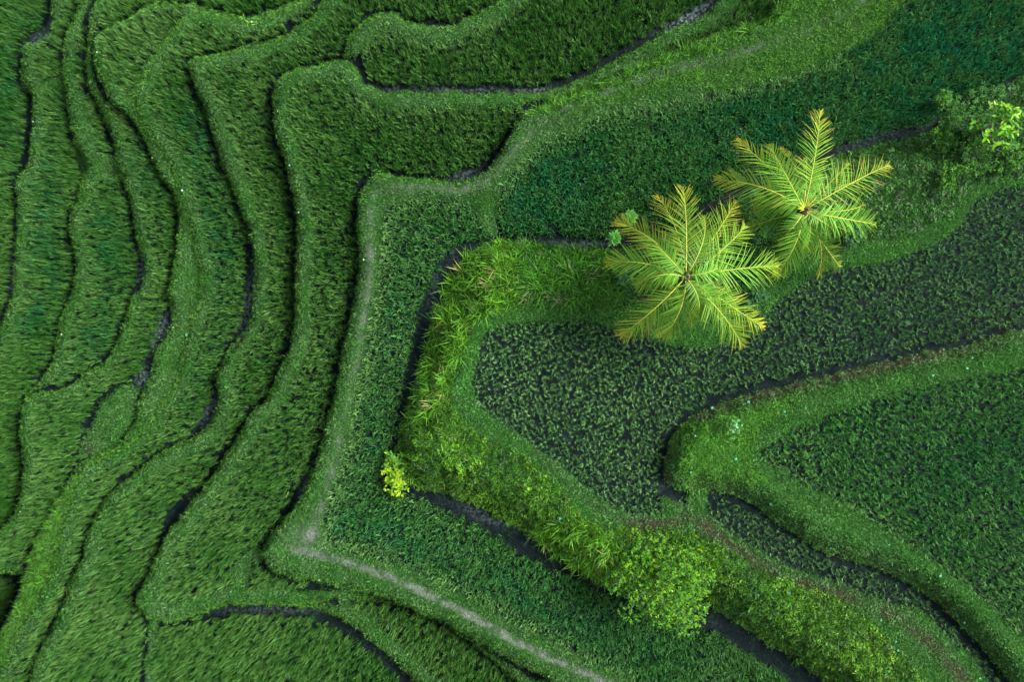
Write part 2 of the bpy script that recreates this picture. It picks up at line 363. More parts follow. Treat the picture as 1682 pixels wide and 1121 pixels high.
# ------------------------------------------------------------------ mesh building
def mesh_obj(name, V, F, mat, parent=None, tint=None, smooth_=False, attrs=None, hidden=False):
    """F: int array (n,4) or (n,3)"""
    me = bpy.data.meshes.new(name); V = np.asarray(V, np.float32); F = np.asarray(F, np.int32)
    k = F.shape[1]
    me.vertices.add(len(V)); me.vertices.foreach_set('co', V.ravel())
    me.loops.add(F.size); me.loops.foreach_set('vertex_index', F.ravel())
    me.polygons.add(len(F)); me.polygons.foreach_set('loop_start', np.arange(0, F.size, k, dtype=np.int32))
    if smooth_: me.polygons.foreach_set('use_smooth', np.ones(len(F), bool))
    me.update(calc_edges=True)
    if tint is not None:
        a = me.attributes.new('tint', 'FLOAT_COLOR', 'POINT')
        a.data.foreach_set('color', np.hstack([tint, np.ones((len(V), 1))]).astype(np.float32).ravel())
    for n, v in (attrs or {}).items():
        a = me.attributes.new(n, 'FLOAT', 'POINT'); a.data.foreach_set('value', np.asarray(v, np.float32).ravel())
    me.materials.append(mat)
    o = bpy.data.objects.new(name, me)
    if not hidden: COL.objects.link(o)
    if parent: o.parent = parent
    return o

# ---- terrain: one grid, split into ground, path and paddy floor
wx, wy = unproj(PX, PY, Z)
VV = np.stack([wx, wy, Z], -1).reshape(-1, 3)
idx = np.arange(nx * ny).reshape(ny, nx)
Q = np.stack([idx[1:, :-1], idx[1:, 1:], idx[:-1, 1:], idx[:-1, :-1]], -1).reshape(-1, 4)
fl = floor_m[:-1, :-1].ravel(); pa = ((soil[:-1, :-1] > .3) & ((dp1 < 22) | (dp2 < 18) | (PX < 540))[:-1, :-1]).ravel() & ~fl
mudf = floor_m.astype(float); mudf[1:-1,1:-1] = (mudf[1:-1,1:-1] + mudf[:-2,1:-1] + mudf[2:,1:-1] + mudf[1:-1,:-2] + mudf[1:-1,2:]) / 5
pale = np.zeros(PX.shape)
for b_ in ((262,545,14,36,1.,.5),(238,620,14,18,1.,0),(408,500,9,60,.9,.2),(231,440,8,40,.8,0),(1130,28,50,12,1.2,-.4),(870,147,40,7,.9,0),(740,145,110,7,.7,0),(760,288,40,8,.6,-.2),(60,60,22,16,.5,0),(345,675,12,30,.5,.7),(470,1000,110,9,.45,0),(620,1060,50,9,.4,.7),(960,400,60,6,.6,0),(1430,225,60,12,.45,-.3),(770,420,30,9,.3,-.4),(800,850,60,8,.4,.4),(22,450,8,60,.5,0),(715,480,9,40,.35,.2),(500,800,8,40,.5,.3)):
    pale = np.maximum(pale, bump(b_[0], b_[1], b_[2], b_[3], b_[4], b_[5]))
pale = np.clip(pale, 0, 1)
AT = {'pale': pale.ravel(), 'mud': mudf.ravel(), 'soil': soil.ravel(), 'brown': brown.ravel()}
def sub(name, sel, **kw):
    q = Q[sel]; u, inv = np.unique(q, return_inverse=True)
    o = mesh_obj(name, VV[u], inv.reshape(q.shape), M_GROUND, smooth_=True, attrs={k: v[u] for k, v in AT.items()})
    tag(o, kind='structure', **kw); return o
sub('terraced_ground', ~fl & ~pa, label='grass covered earth bunds and banks of the rice terraces', cat='ground')
sub('path', pa, label='narrow worn footpath of pale grit along the widest bund', cat='path')
sub('paddy_mud', fl, label='dark wet mud and narrow water channels between the rice strips', cat='mud')
# ground beyond the modelled slope
g = [(-400,-400,-5.6),(400,-400,-5.6),(400,400,-5.6),(-400,400,-5.6)]
o = mesh_obj('ground', g, [(0,1,2,3)], M_GROUND, attrs={'pale':[0]*4,'mud':[0]*4,'soil':[0]*4,'brown':[0]*4}); tag(o, 'green ground reaching away beyond the terraces', 'ground', kind='structure')

# ------------------------------------------------------------------ tufts (prototypes) and scattering
def blades(nb, hmin, hmax, reach, width, seg=3, base_r=.04, up_bias=1.0, seed=0, pw=1.7, dr=.45):
    r = np.random.default_rng(seed); V = []; F = []; B = []
    for i in range(nb):
        a = r.uniform(0, 2*math.pi); h = r.uniform(hmin, hmax); re = reach * r.uniform(.25, 1.0); w = width * r.uniform(.7, 1.2)
        bx, by = r.normal(0, base_r, 2); d = np.array([math.cos(a), math.sin(a)]); tw = a + math.pi/2 + r.uniform(-.5, .5)
        s = np.array([math.cos(tw), math.sin(tw), 0]); droop = r.uniform(.0, dr) * re / reach
        bl = r.random(); n0 = len(V)
        for j in range(seg + 1):
            t = j / seg
            p = np.array([bx + d[0]*re*t**pw, by + d[1]*re*t**pw, h * (t*up_bias - droop*t**3)])
            ww = w * (1 - t**2.2) * (.7 + .3*min(1, t*4))
            if j == seg: V.append(p); B.append(bl)
            else: V += [p - s*ww/2, p + s*ww/2]; B += [bl, bl]
        for j in range(seg - 1): F.append((n0+2*j, n0+2*j+1, n0+2*j+3, n0+2*j+2))
        e = n0 + 2*(seg-1); F.append((e, e+1, e+2, e+2))
    return V, F, B
def leaves_tuft(nl, h, reach, L, wd_, seed=0):
    r = np.random.default_rng(seed); V = []; F = []; B = []
    for i in range(nl):
        a = r.uniform(0, 2*math.pi); rad = reach * math.sqrt(r.random()); c = np.array([rad*math.cos(a), rad*math.sin(a), h*(1-.5*(rad/reach)**2)*r.uniform(.45, 1.0)])
        b = a + r.normal(0, .8); d = np.array([math.cos(b), math.sin(b), r.uniform(-.25, .35)]); s = np.array([-math.sin(b), math.cos(b), r.uniform(-.3, .3)])
        l = L * r.uniform(.6, 1.2); w = wd_ * l / L; n0 = len(V); bl = r.random()
        V += [c - d*l*.5, c + s*w*.5 - np.array([0,0,.01]), c + d*l*.5 - np.array([0,0,.02]), c - s*w*.5]; B += [bl]*4
        F.append((n0, n0+1, n0+2, n0+3))
    return V, F, B
def tri_mesh(name, V, F, B):
    me = bpy.data.meshes.new(name); F = [f if f[2] != f[3] else f[:3] for f in F]
    me.from_pydata([tuple(v) for v in V], [], F); me.update()
    a = me.attributes.new('bl', 'FLOAT', 'POINT'); a.data.foreach_set('value', np.array(B, np.float32))
    me.materials.append(M_BLADE); me.polygons.foreach_set('use_smooth', [True]*len(me.polygons))
    return bpy.data.objects.new(name, me)
def proto_collection(name, makers):
    c = bpy.data.collections.new(name)
    for i, (V, F, B) in enumerate(makers): c.objects.link(tri_mesh('%s_%d' % (name, i), V, F, B))
    return c
NV = 6
P_TALL = proto_collection('tall_rice_hill', [blades(22, .34, .62, .17, .019, 3, .045, seed=10+i) for i in range(NV)])
P_DARK = proto_collection('dense_rice_hill', [blades(18, .24, .42, .20, .021, 3, .045, seed=30+i) for i in range(NV)])
P_SPARSE = proto_collection('young_rice_hill', [blades(15, .13, .29, .19, .0175, 3, .012, seed=50+i, pw=1.15, dr=.15) for i in range(NV)])
P_SHORT = proto_collection('short_grass_tuft', [blades(13, .03, .075, .07, .012, 2, .05, seed=70+i) for i in range(NV)])
P_COARSE = proto_collection('coarse_grass_tuft', [blades(14, .22, .46, .40, .024, 4, .05, seed=90+i) for i in range(NV)])
P_WEED = proto_collection('leafy_weed_clump', [leaves_tuft(26, .30, .20, .12, .040, seed=110+i) for i in range(NV)])
P_HERB = proto_collection('small_herb_clump', [leaves_tuft(22, .12, .16, .055, .034, seed=130+i) for i in range(NV)])

def gn_group(coll):
    ng = bpy.data.node_groups.new('scatter_' + coll.name, 'GeometryNodeTree')
    ng.interface.new_socket('Geometry', in_out='INPUT', socket_type='NodeSocketGeometry')
    ng.interface.new_socket('Geometry', in_out='OUTPUT', socket_type='NodeSocketGeometry')
    gi = ng.nodes.new('NodeGroupInput'); go = ng.nodes.new('NodeGroupOutput'); L = ng.links
    ci = ng.nodes.new('GeometryNodeCollectionInfo'); ci.inputs['Collection'].default_value = coll
    ci.inputs['Separate Children'].default_value = True; ci.inputs['Reset Children'].default_value = True
    ip = ng.nodes.new('GeometryNodeInstanceOnPoints'); ip.inputs['Pick Instance'].default_value = True
    def na(name, typ):
        n = ng.nodes.new('GeometryNodeInputNamedAttribute'); n.data_type = typ; n.inputs['Name'].default_value = name; return n.outputs['Attribute']
    L.new(gi.outputs[0], ip.inputs['Points']); L.new(ci.outputs[0], ip.inputs['Instance'])
    L.new(na('variant', 'INT'), ip.inputs['Instance Index'])
    er = ng.nodes.new('FunctionNodeEulerToRotation'); L.new(na('rot', 'FLOAT_VECTOR'), er.inputs[0]); L.new(er.outputs[0], ip.inputs['Rotation'])
    L.new(na('scl', 'FLOAT_VECTOR'), ip.inputs['Scale']); L.new(ip.outputs[0], go.inputs[0])
    return ng
GG = {c.name: gn_group(c) for c in (P_TALL, P_DARK, P_SPARSE, P_SHORT, P_COARSE, P_WEED, P_HERB)}
def scatter(name, coll, P, tint, scl, label, cat, group=None, tilt=.18, lean=None):
    n = len(P)
    me = bpy.data.meshes.new(name); me.vertices.add(n); me.vertices.foreach_set('co', np.asarray(P, np.float32).ravel())
    def put(nm, typ, key, arr):
        a = me.attributes.new(nm, typ, 'POINT'); a.data.foreach_set(key, arr.ravel())
    put('variant', 'INT', 'value', rng.integers(0, NV, n).astype(np.int32))
    rot = np.stack([rng.normal(0, tilt, n), rng.normal(0, tilt, n), rng.uniform(0, 6.283, n)], -1)
    if lean is not None: rot[:, 0] += lean[0]; rot[:, 1] += lean[1]
    put('rot', 'FLOAT_VECTOR', 'vector', rot.astype(np.float32))
    s = np.asarray(scl)[:, None] * np.ones(3); put('scl', 'FLOAT_VECTOR', 'vector', s.astype(np.float32))
    put('tint', 'FLOAT_VECTOR', 'vector', np.asarray(tint, np.float32))
    o = bpy.data.objects.new(name, me); COL.objects.link(o)
    md = o.modifiers.new('scatter', 'NODES'); md.node_group = GG[coll.name]
    me.materials.append(M_BLADE)
    return tag(o, label, cat, group, 'stuff')
def cell(px, py):
    c = np.clip(((px - GX0) / RES + .5).astype(int), 0, nx-1); r = np.clip(((py - GY0) / RES + .5).astype(int), 0, ny-1); return r, c

# ---- colours of the crop
def spots(px, py, lst):
    v = np.zeros(px.shape)
    for cx, cy, rx, ry, ang, amt in lst:
        c, s = math.cos(ang), math.sin(ang); dx = px-cx; dy = py-cy
        v = np.maximum(v, amt*np.exp(-(((dx*c+dy*s)/rx)**2 + ((-dx*s+dy*c)/ry)**2)))
    return v
TEAL = [(1560,90,190,110,-.4,1.),(1300,200,130,50,-.45,.8),(900,300,90,60,-.5,.85),(1180,190,110,40,-.4,.6),(70,330,28,90,0,.9),(60,480,30,80,.3,.8),
        (150,560,40,90,.5,.45),(175,400,30,110,0,.45),(235,270,26,60,.3,.9),(330,230,30,80,-.3,.8),(355,400,30,120,0,.6),(320,620,30,90,.4,.35),
        (60,20,60,60,0,.3),(1600,430,120,70,-.4,.5),(1440,530,130,40,-.3,.35),(640,880,120,36,.35,.6),(900,1000,200,40,.45,.45),(610,720,30,90,0,.4),
        (650,520,25,90,.1,.45),(240,60,50,30,0,.0),(20,160,30,120,0,.4),(560,870,40,30,0,.5),(1620,760,150,90,.4,.35),(290,300,30,60,0,.5)]
PALE = [(250,60,50,50,0,.9),(560,470,30,120,.2,.5),(520,620,40,110,.3,.5),(370,870,70,60,0,.8),(260,900,60,80,0,.7),(360,220,30,80,-.3,.7),(420,190,40,60,0,.6),(180,760,60,40,0,.4),
        (430,1060,140,50,0,.6),(340,160,30,40,0,.6),(180,1020,60,90,0,.6),(980,640,170,90,0,.5),(110,760,40,60,0,.4)]
BASES = {'tall': ((.034,.160,.020), (.105,.270,.055)), 'dark': ((.018,.140,.026), (.080,.235,.056)), 'mid': ((.036,.180,.030), (.095,.255,.064)),
         'sparse': ((.085,.26,.062), (.155,.35,.115)), 'sparse2': ((.045,.240,.036), (.115,.315,.075))}
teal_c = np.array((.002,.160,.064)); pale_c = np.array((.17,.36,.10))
LABELS = {
 'A2':'small pocket of tall rice at the left edge, below the longest left strip','A':'tall rice of the outermost strip along the upper left edge','B0':'knob shaped patch of tall rice beside the dark bend, top left',
 'B2':'short tall rice patch on left edge just under the cross bund','B':'long curved strip of blue green rice, second from the left edge','C0':'narrow rice sliver beside the pale grassy bund, upper left',
 'C':'crescent of rice in clear cross rows, third strip from the left','D':'winding rice strip passing both grassy islands on the left','S':'leaf shaped patch of pale green rice near the top left corner',
 'E':'long tall rice strip running top to bottom, left of the wide dark gap','N':'pale rice field at the bottom edge under the curved water channel','FF':'long rice strip with the sharp corner at its upper left end',
 'M':'broad rice field at top middle with water along its lower edge','P':'dark rice wedge at the bottom edge beside the footpath bend','LS':'thin rice strip right under the pointed tip of the footpath',
 'LT':'thin dark rice strip above the wide grassy bank, top right of middle','L':'big star shaped rice field left of the footpath','K':'dark blue green rice field filling the top right above the palms',
 'R':'boot shaped rice field between the footpath and the bright bank','H':'thin wedge of young rice between two grassy bunds, lower right','F':'large field of sparse young rice in dark mud below the palms',
 'G':'triangular field of young rice at the right edge'}
STY = {'tall': (P_TALL, .215, .12, .97), 'dark': (P_DARK, .17, .145, 1.08), 'mid': (P_DARK, .175, .145, .95), 'sparse': (P_SPARSE, .175, .155, .86), 'sparse2': (P_SPARSE, .165, .14, 1.0)}
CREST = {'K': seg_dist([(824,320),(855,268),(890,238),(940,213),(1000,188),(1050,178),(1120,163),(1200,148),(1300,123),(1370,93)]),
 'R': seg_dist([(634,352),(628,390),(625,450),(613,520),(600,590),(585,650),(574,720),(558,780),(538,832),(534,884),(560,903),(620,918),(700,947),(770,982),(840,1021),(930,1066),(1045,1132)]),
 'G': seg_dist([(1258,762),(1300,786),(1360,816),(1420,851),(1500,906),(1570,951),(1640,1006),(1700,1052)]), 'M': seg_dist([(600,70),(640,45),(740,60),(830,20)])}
tot = 0
for i, (n, k, clip, st, ang) in enumerate(FIELDS):
    m = fid == i
    if m.sum() < 20: print('EMPTY FIELD', n); continue
    coll, sr, sh, sc = STY[st]; z = PRM[k][0]; zr = z + (.2 if st == 'tall' else .18 if st in ('dark', 'mid') else .1)
    ys, xs = np.nonzero(m); X, Y = unproj(gx[xs], gy[ys], zr)
    cx, cy = X.mean(), Y.mean(); R = max(np.hypot(X-cx, Y-cy).max(), 1) + .5; a = math.radians(ang)
    u = np.arange(-R, R, sr); v = np.arange(-R, R, sh); U, Vv = np.meshgrid(u, v); U = U.ravel(); Vv = Vv.ravel()
    U = U + .10*np.sin(Vv*.9 + i) + .06*np.sin(Vv*2.3); Vv = Vv + .12*np.sin(U*.7 + 2*i)
    jit = .03 if st == 'tall' else .024
    U = U + rng.normal(0, jit, U.shape); Vv = Vv + rng.normal(0, jit, U.shape)
    x = cx - math.sin(a)*U + math.cos(a)*Vv; y = cy + math.cos(a)*U + math.sin(a)*Vv
    px, py = proj(x, y, zr); ok = (px > GX0) & (px < GX1) & (py > GY0) & (py < GY1); x, y, px, py = x[ok], y[ok], px[ok], py[ok]
    r, c = cell(px, py); ok = m[r, c] & (rng.random(len(x)) > (.02 if st == 'tall' else .03)); x, y, px, py, r, c = x[ok], y[ok], px[ok], py[ok], r[ok], c[ok]
    nn = len(x); tot += nn
    f = np.clip(rng.normal(.5, .22, nn) + (fbm(px, py, 60, 200+i)-.5)*1.2, 0, 1)[:, None]
    t = np.array(BASES[st][0])*(1-f) + np.array(BASES[st][1])*f
    te = np.clip(spots(px, py, TEAL) * np.clip((fbm(px, py, 16, 90) - .25)*3.0, .1, 1.2), 0, 1)
    te = (te * (rng.random(nn)*.7 + .45)).clip(0, .95)[:, None]; t = t*(1-te) + teal_c*te
    pl = (spots(px, py, PALE) * rng.random(nn))[:, None] * .8; t = t*(1-pl) + pale_c*pl
    # outer rows by the bund tinted paler: their brighter light painted into the colour
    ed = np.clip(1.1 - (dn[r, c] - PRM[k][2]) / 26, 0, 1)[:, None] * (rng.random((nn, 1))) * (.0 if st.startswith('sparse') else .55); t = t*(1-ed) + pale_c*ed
    if n in CREST:  # same painted rim light, along the field's outer crest line
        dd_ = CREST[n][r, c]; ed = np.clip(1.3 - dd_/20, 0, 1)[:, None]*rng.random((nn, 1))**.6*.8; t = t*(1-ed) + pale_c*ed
    if n in ('H',): t = t*.8 + np.array((.07,.11,.07))*.2
    s = sc * rng.normal(1, .1, nn).clip(.7, 1.3) * (.9 + .25*fbm(px, py, 30, 300+i))
    if st == 'tall': s *= .95
    P = np.stack([x, y, np.full(nn, z - .03)], -1)
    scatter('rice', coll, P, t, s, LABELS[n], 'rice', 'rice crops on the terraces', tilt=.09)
print('rice hills', tot)

# ---- grass on the bunds
def pts_in(mask, step):
    xs = np.arange(GX0, GX1, step); ys = np.arange(GY0, GY1, step); X, Y = np.meshgrid(xs, ys)
    X = X.ravel() + rng.uniform(-.5, .5, X.size)*step; Y = Y.ravel() + rng.uniform(-.5, .5, Y.size)*step
    r, c = cell(X, Y); ok = mask[r, c]; return X[ok], Y[ok], r[ok], c[ok]
def place(X, Y, r, c, dz=-.01):
    z = Z[r, c]; x, y = unproj(X, Y, z); return np.stack([x, y, z + dz], -1)
Z1 = poly([(742,440),(800,412),(860,402),(1000,412),(1030,470),(990,500),(880,497),(800,515),(760,570),(738,640),(700,690),(672,690),(690,620),(705,560),(718,510)])
Z1b = poly([(880,868),(940,862),(1010,890),(1020,960),(960,950),(900,905)])
Z2 = poly([(690,640),(735,640),(752,680),(800,720),(850,745),(905,790),(960,845),(1040,868),(1120,872),(1200,905),(1290,955),(1380,985),(1440,1040),(1560,1200),(1560,1500),(1800,1500),(1400,1180),(1330,1100),(1262,1055),(1180,1000),(1000,962),(930,915),(832,855),(742,812),(650,788),(648,750),(668,690)])
Z2 |= poly([(690,640),(735,640),(752,680),(800,720),(850,745),(905,790),(960,845),(1040,868),(1120,872),(1200,905),(1290,955),(1380,985),(1480,1080),(1600,1300),(1560,1400),(1400,1165),(1330,1100),(1262,1055),(1180,1000),(1000,962),(930,915),(832,855),(742,812),(650,788),(648,750),(668,690)])
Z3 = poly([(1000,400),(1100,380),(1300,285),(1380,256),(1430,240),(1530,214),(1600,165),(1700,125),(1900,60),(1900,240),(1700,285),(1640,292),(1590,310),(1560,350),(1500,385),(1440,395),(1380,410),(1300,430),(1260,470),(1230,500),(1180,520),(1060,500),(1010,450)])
Z4 = poly([(880,180),(960,150),(1060,107),(1160,70),(1272,16),(1340,-80),(1500,-200),(1530,-60),(1485,0),(1440,50),(1370,90),(1200,145),(1100,140),(1000,175),(920,195)])
Z5 = poly([(1100,720),(1150,685),(1260,655),(1330,640),(1260,700),(1230,750),(1260,790),(1200,800),(1110,790)])
Z6 = poly([(95,825),(128,775),(105,840),(96,900),(80,950),(55,990),(20,1060),(-20,1130),(-100,1300),(-60,1150),(20,1012),(45,955),(58,890),(80,857)])
Z7 = poly([(290,330),(300,400),(325,440),(320,520),(300,580),(285,640),(240,650),(255,590),(285,530),(280,470)])
gm = ~floor_m
green = np.array((.032,.155,.018)); greenb = np.array((.058,.205,.032)); bright = np.array((.088,.290,.014)); yel = np.array((.170,.360,.012)); grey = np.array((.095,.205,.072)); darkg = np.array((.022,.105,.014))
def bund_tint(X, Y, r, c):
    n = len(X); f = np.clip(fbm(X, Y, 50, 400)*1.3 - .15 + rng.normal(0, .18, n), 0, 1)[:, None]
    t = green*(1-f) + greenb*f
    g = np.clip((fbm(X, Y, 30, 420) - .35)*3, .08, .5)[:, None]; g = np.where((order[r, c] <= 10)[:, None], g, g*.4); t = t*(1-g) + grey*g
    e = (np.clip(1.4 - dn[r, c]/9, 0, 1) * rng.random(n)**.6 * .9)[:, None]; t = t*(1-e) + (bright*.95)*e
    t = np.where(Z4[r, c][:, None], t*.6 + bright*.4*(.4 + rng.random((n, 1))), t)
    t = np.where(Z5[r, c][:, None], t*.6 + bright*.4, t)
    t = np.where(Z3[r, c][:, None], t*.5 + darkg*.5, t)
    F_b = (order[r, c] >= 11)[:, None]; t = np.where(F_b & ~Z3[r, c][:, None], t*np.array((1.1,1.12,1.1)), t)
    so = (soil[r, c])[:, None]; t = t*(1 - .6*so) + grey*.6*so
    return t*rng.normal(1, .08, (n, 1)).clip(.6, 1.4)*(.75 + .5*fbm(X, Y, 16, 431))[:, None]
dens_ok = gm & ~Z2
dens_ok &= ~(Z1 & (rng.random(PX.shape) < .6))
X, Y, r, c = pts_in(dens_ok, 2.75)
keep = rng.random(len(X)) > np.clip(soil[r, c]*.95 + brown[r, c]*1.0, 0, .96); X, Y, r, c = X[keep], Y[keep], r[keep], c[keep]
top = (order[r, c] >= 11)
for sel, lab in ((order[r, c] <= 6, 'short grass on the bunds of the left hand terraces'), ((order[r, c] > 6) & (order[r, c] <= 9), 'short grass on the bunds around the star shaped field'),
                 (order[r, c] == 10, 'short grass along the footpath and below the top right field'), (top, 'mown looking short grass rimming the highest young rice fields')):
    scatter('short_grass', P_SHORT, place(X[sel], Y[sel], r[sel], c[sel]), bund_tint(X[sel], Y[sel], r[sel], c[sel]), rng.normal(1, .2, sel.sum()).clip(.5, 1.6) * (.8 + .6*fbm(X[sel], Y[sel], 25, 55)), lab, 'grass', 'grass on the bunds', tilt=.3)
print('short tufts', len(X))
# longer grass leaning over each bund's edge
X, Y, r, c = pts_in(gm & (dn < 7) & (order < 12) & ~Z2, 4.2)
t = bund_tint(X, Y, r, c)*.5 + bright*.55
scatter('edge_grass', P_COARSE, place(X, Y, r, c, -.03), t, rng.uniform(.2, .42, len(X)), 'fringe of longer grass along the terrace edges', 'grass', tilt=.4)
# coarse bright grass
X, Y, r, c = pts_in((Z1 | Z1b) & gm, 7.0)
f = (rng.random((len(X), 1))*.6 + fbm(X, Y, 18, 88)[:, None]*.8); t = bright*(.2 + .95*f) + yel*.15*rng.random((len(X), 1))
t = np.where(rng.random((len(X), 1)) < .05, np.array((.30,.33,.10)), t)
t = np.where((PX[r, c] > 850)[:, None] & ~Z1b[r, c][:, None], t*np.array((.6,.75,1.0)), t)
scatter('coarse_grass', P_COARSE, place(X, Y, r, c, -.03), t, rng.uniform(.6, 1.5, len(X)), 'long bright green grass arching over the bank beside the channel', 'grass', tilt=.3)
# tufts along the upper edge of the wide top bank
dz4 = seg_dist([(866,186),(920,168),(960,152),(1010,132),(1060,108),(1110,92),(1160,74),(1220,50),(1275,18)])
X, Y, r, c = pts_in((dz4 < 9) & gm, 7)
scatter('coarse_grass', P_COARSE, place(X, Y, r, c), (bright*.6+green*.3)*rng.uniform(.7, 1.2, (len(X), 1)), rng.uniform(.5, 1.2, len(X)), 'spiky grass tufts in a row above the wide grassy bank, top middle', 'grass', tilt=.35)
X, Y, r, c = pts_in((Z4 | Z5) & gm, 11)
scatter('coarse_grass', P_COARSE, place(X, Y, r, c), (bright*.7+green*.3)*rng.uniform(.6, 1.2, (len(X), 1)), rng.uniform(.3, .6, len(X)), 'scattered low grass tufts on the wide banks of the right half', 'grass', tilt=.35)
X, Y, r, c = pts_in(Z6 & gm, 6)
scatter('coarse_grass', P_COARSE, place(X, Y, r, c), (bright*.7+green*.25)*rng.uniform(.6, 1.2, (len(X), 1)), rng.uniform(.5, .9, len(X)), 'bright long grass on the bank at the lower left edge', 'grass', tilt=.35)
# leafy weeds of the bright bank
X, Y, r, c = pts_in(Z2 & gm, 6.8)
nn = len(X); w = fbm(X, Y, 40, 510); f = np.clip(w*2.2 - .5 + rng.normal(0, .22, nn), 0, 1)[:, None]
t = (green*.8)*(1-f) + (yel*.38 + bright*.55)*f; t *= rng.normal(.9, .35, (nn, 1)).clip(.35, 1.7)
hi = (rng.random(nn) < .05)[:, None]; t = np.where(hi, yel*.8, t)
scatter('leafy_weeds', P_WEED, place(X, Y, r, c, -.03), t, rng.uniform(.4, .85, nn)*(.6+.7*fbm(X, Y, 20, 91)), 'bright yellow green leafy weeds covering the steep bank', 'weeds', tilt=.4)
X, Y, r, c = pts_in(Z2 & gm, 7)
scatter('coarse_grass', P_COARSE, place(X, Y, r, c, -.03), bright*rng.uniform(.3, 1.1, (len(X), 1)), rng.uniform(.35, .85, len(X)), 'bright grass tufts mixed through the weeds of the steep bank', 'grass', tilt=.45)
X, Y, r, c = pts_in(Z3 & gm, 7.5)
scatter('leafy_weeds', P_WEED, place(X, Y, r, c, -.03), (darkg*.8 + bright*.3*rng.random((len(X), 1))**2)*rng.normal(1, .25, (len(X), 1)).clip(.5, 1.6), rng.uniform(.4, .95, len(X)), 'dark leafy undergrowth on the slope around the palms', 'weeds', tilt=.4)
X, Y, r, c = pts_in(gm & (brown > .12) & ~Z2, 6)
scatter('herbs', P_HERB, place(X, Y, r, c, -.02), (grey*.6 + green*.4)*rng.uniform(.5, 1.2, (len(X), 1)), rng.uniform(.4, .9, len(X)), 'small creeping herbs on the bare brown banks', 'herbs', tilt=.4)
X, Y, r, c = pts_in(gm & (soil > .25), 9)
scatter('herbs', P_HERB, place(X, Y, r, c, -.03), grey*rng.uniform(.6, 1.1, (len(X), 1)), rng.uniform(.25, .5, len(X)), 'flattened herbs on the worn footpath', 'herbs', tilt=.4)
# a few sprouts lean into the channels
X, Y, r, c = pts_in(chan, 9)
kk = rng.random(len(X)) < np.where(order[r, c] <= 9, .55, .28); X, Y, r, c = X[kk], Y[kk], r[kk], c[kk]
scatter('channel_sprouts', P_COARSE, place(X, Y, r, c, -.03), (darkg)*rng.uniform(.6, 1.2, (len(X), 1)), rng.uniform(.2, .5, len(X)), 'stray green sprouts growing in the dark channels', 'sprouts', tilt=.5)

# ------------------------------------------------------------------ palms
def tube(path, radii, n=6):
    path = np.asarray(path, float); V = []; F = []
    for i, p in enumerate(path):
        d = path[min(i+1, len(path)-1)] - path[max(i-1, 0)]; d /= np.linalg.norm(d) + 1e-9
        a = np.cross(d, (0, 0, 1.)); 
        if np.linalg.norm(a) < .1: a = np.cross(d, (1., 0, 0))
        a /= np.linalg.norm(a); b = np.cross(a, d)
        for k in range(n):
            th = 2*math.pi*k/n; V.append(p + (a*math.cos(th) + b*math.sin(th))*radii[i])
    for i in range(len(path)-1):
        for k in range(n): F.append((i*n+k, i*n+(k+1) % n, (i+1)*n+(k+1) % n, (i+1)*n+k))
    F.append(tuple([len(V)-n+k for k in range(3)] + [len(V)-n+3])) if n >= 4 else None
    return V, F
M_RACHIS = bark_material('frond_stalk', (.30,.36,.04), (.50,.50,.06))
M_HUSK = bark_material('palm_husk', (.04,.03,.015), (.16,.12,.06))
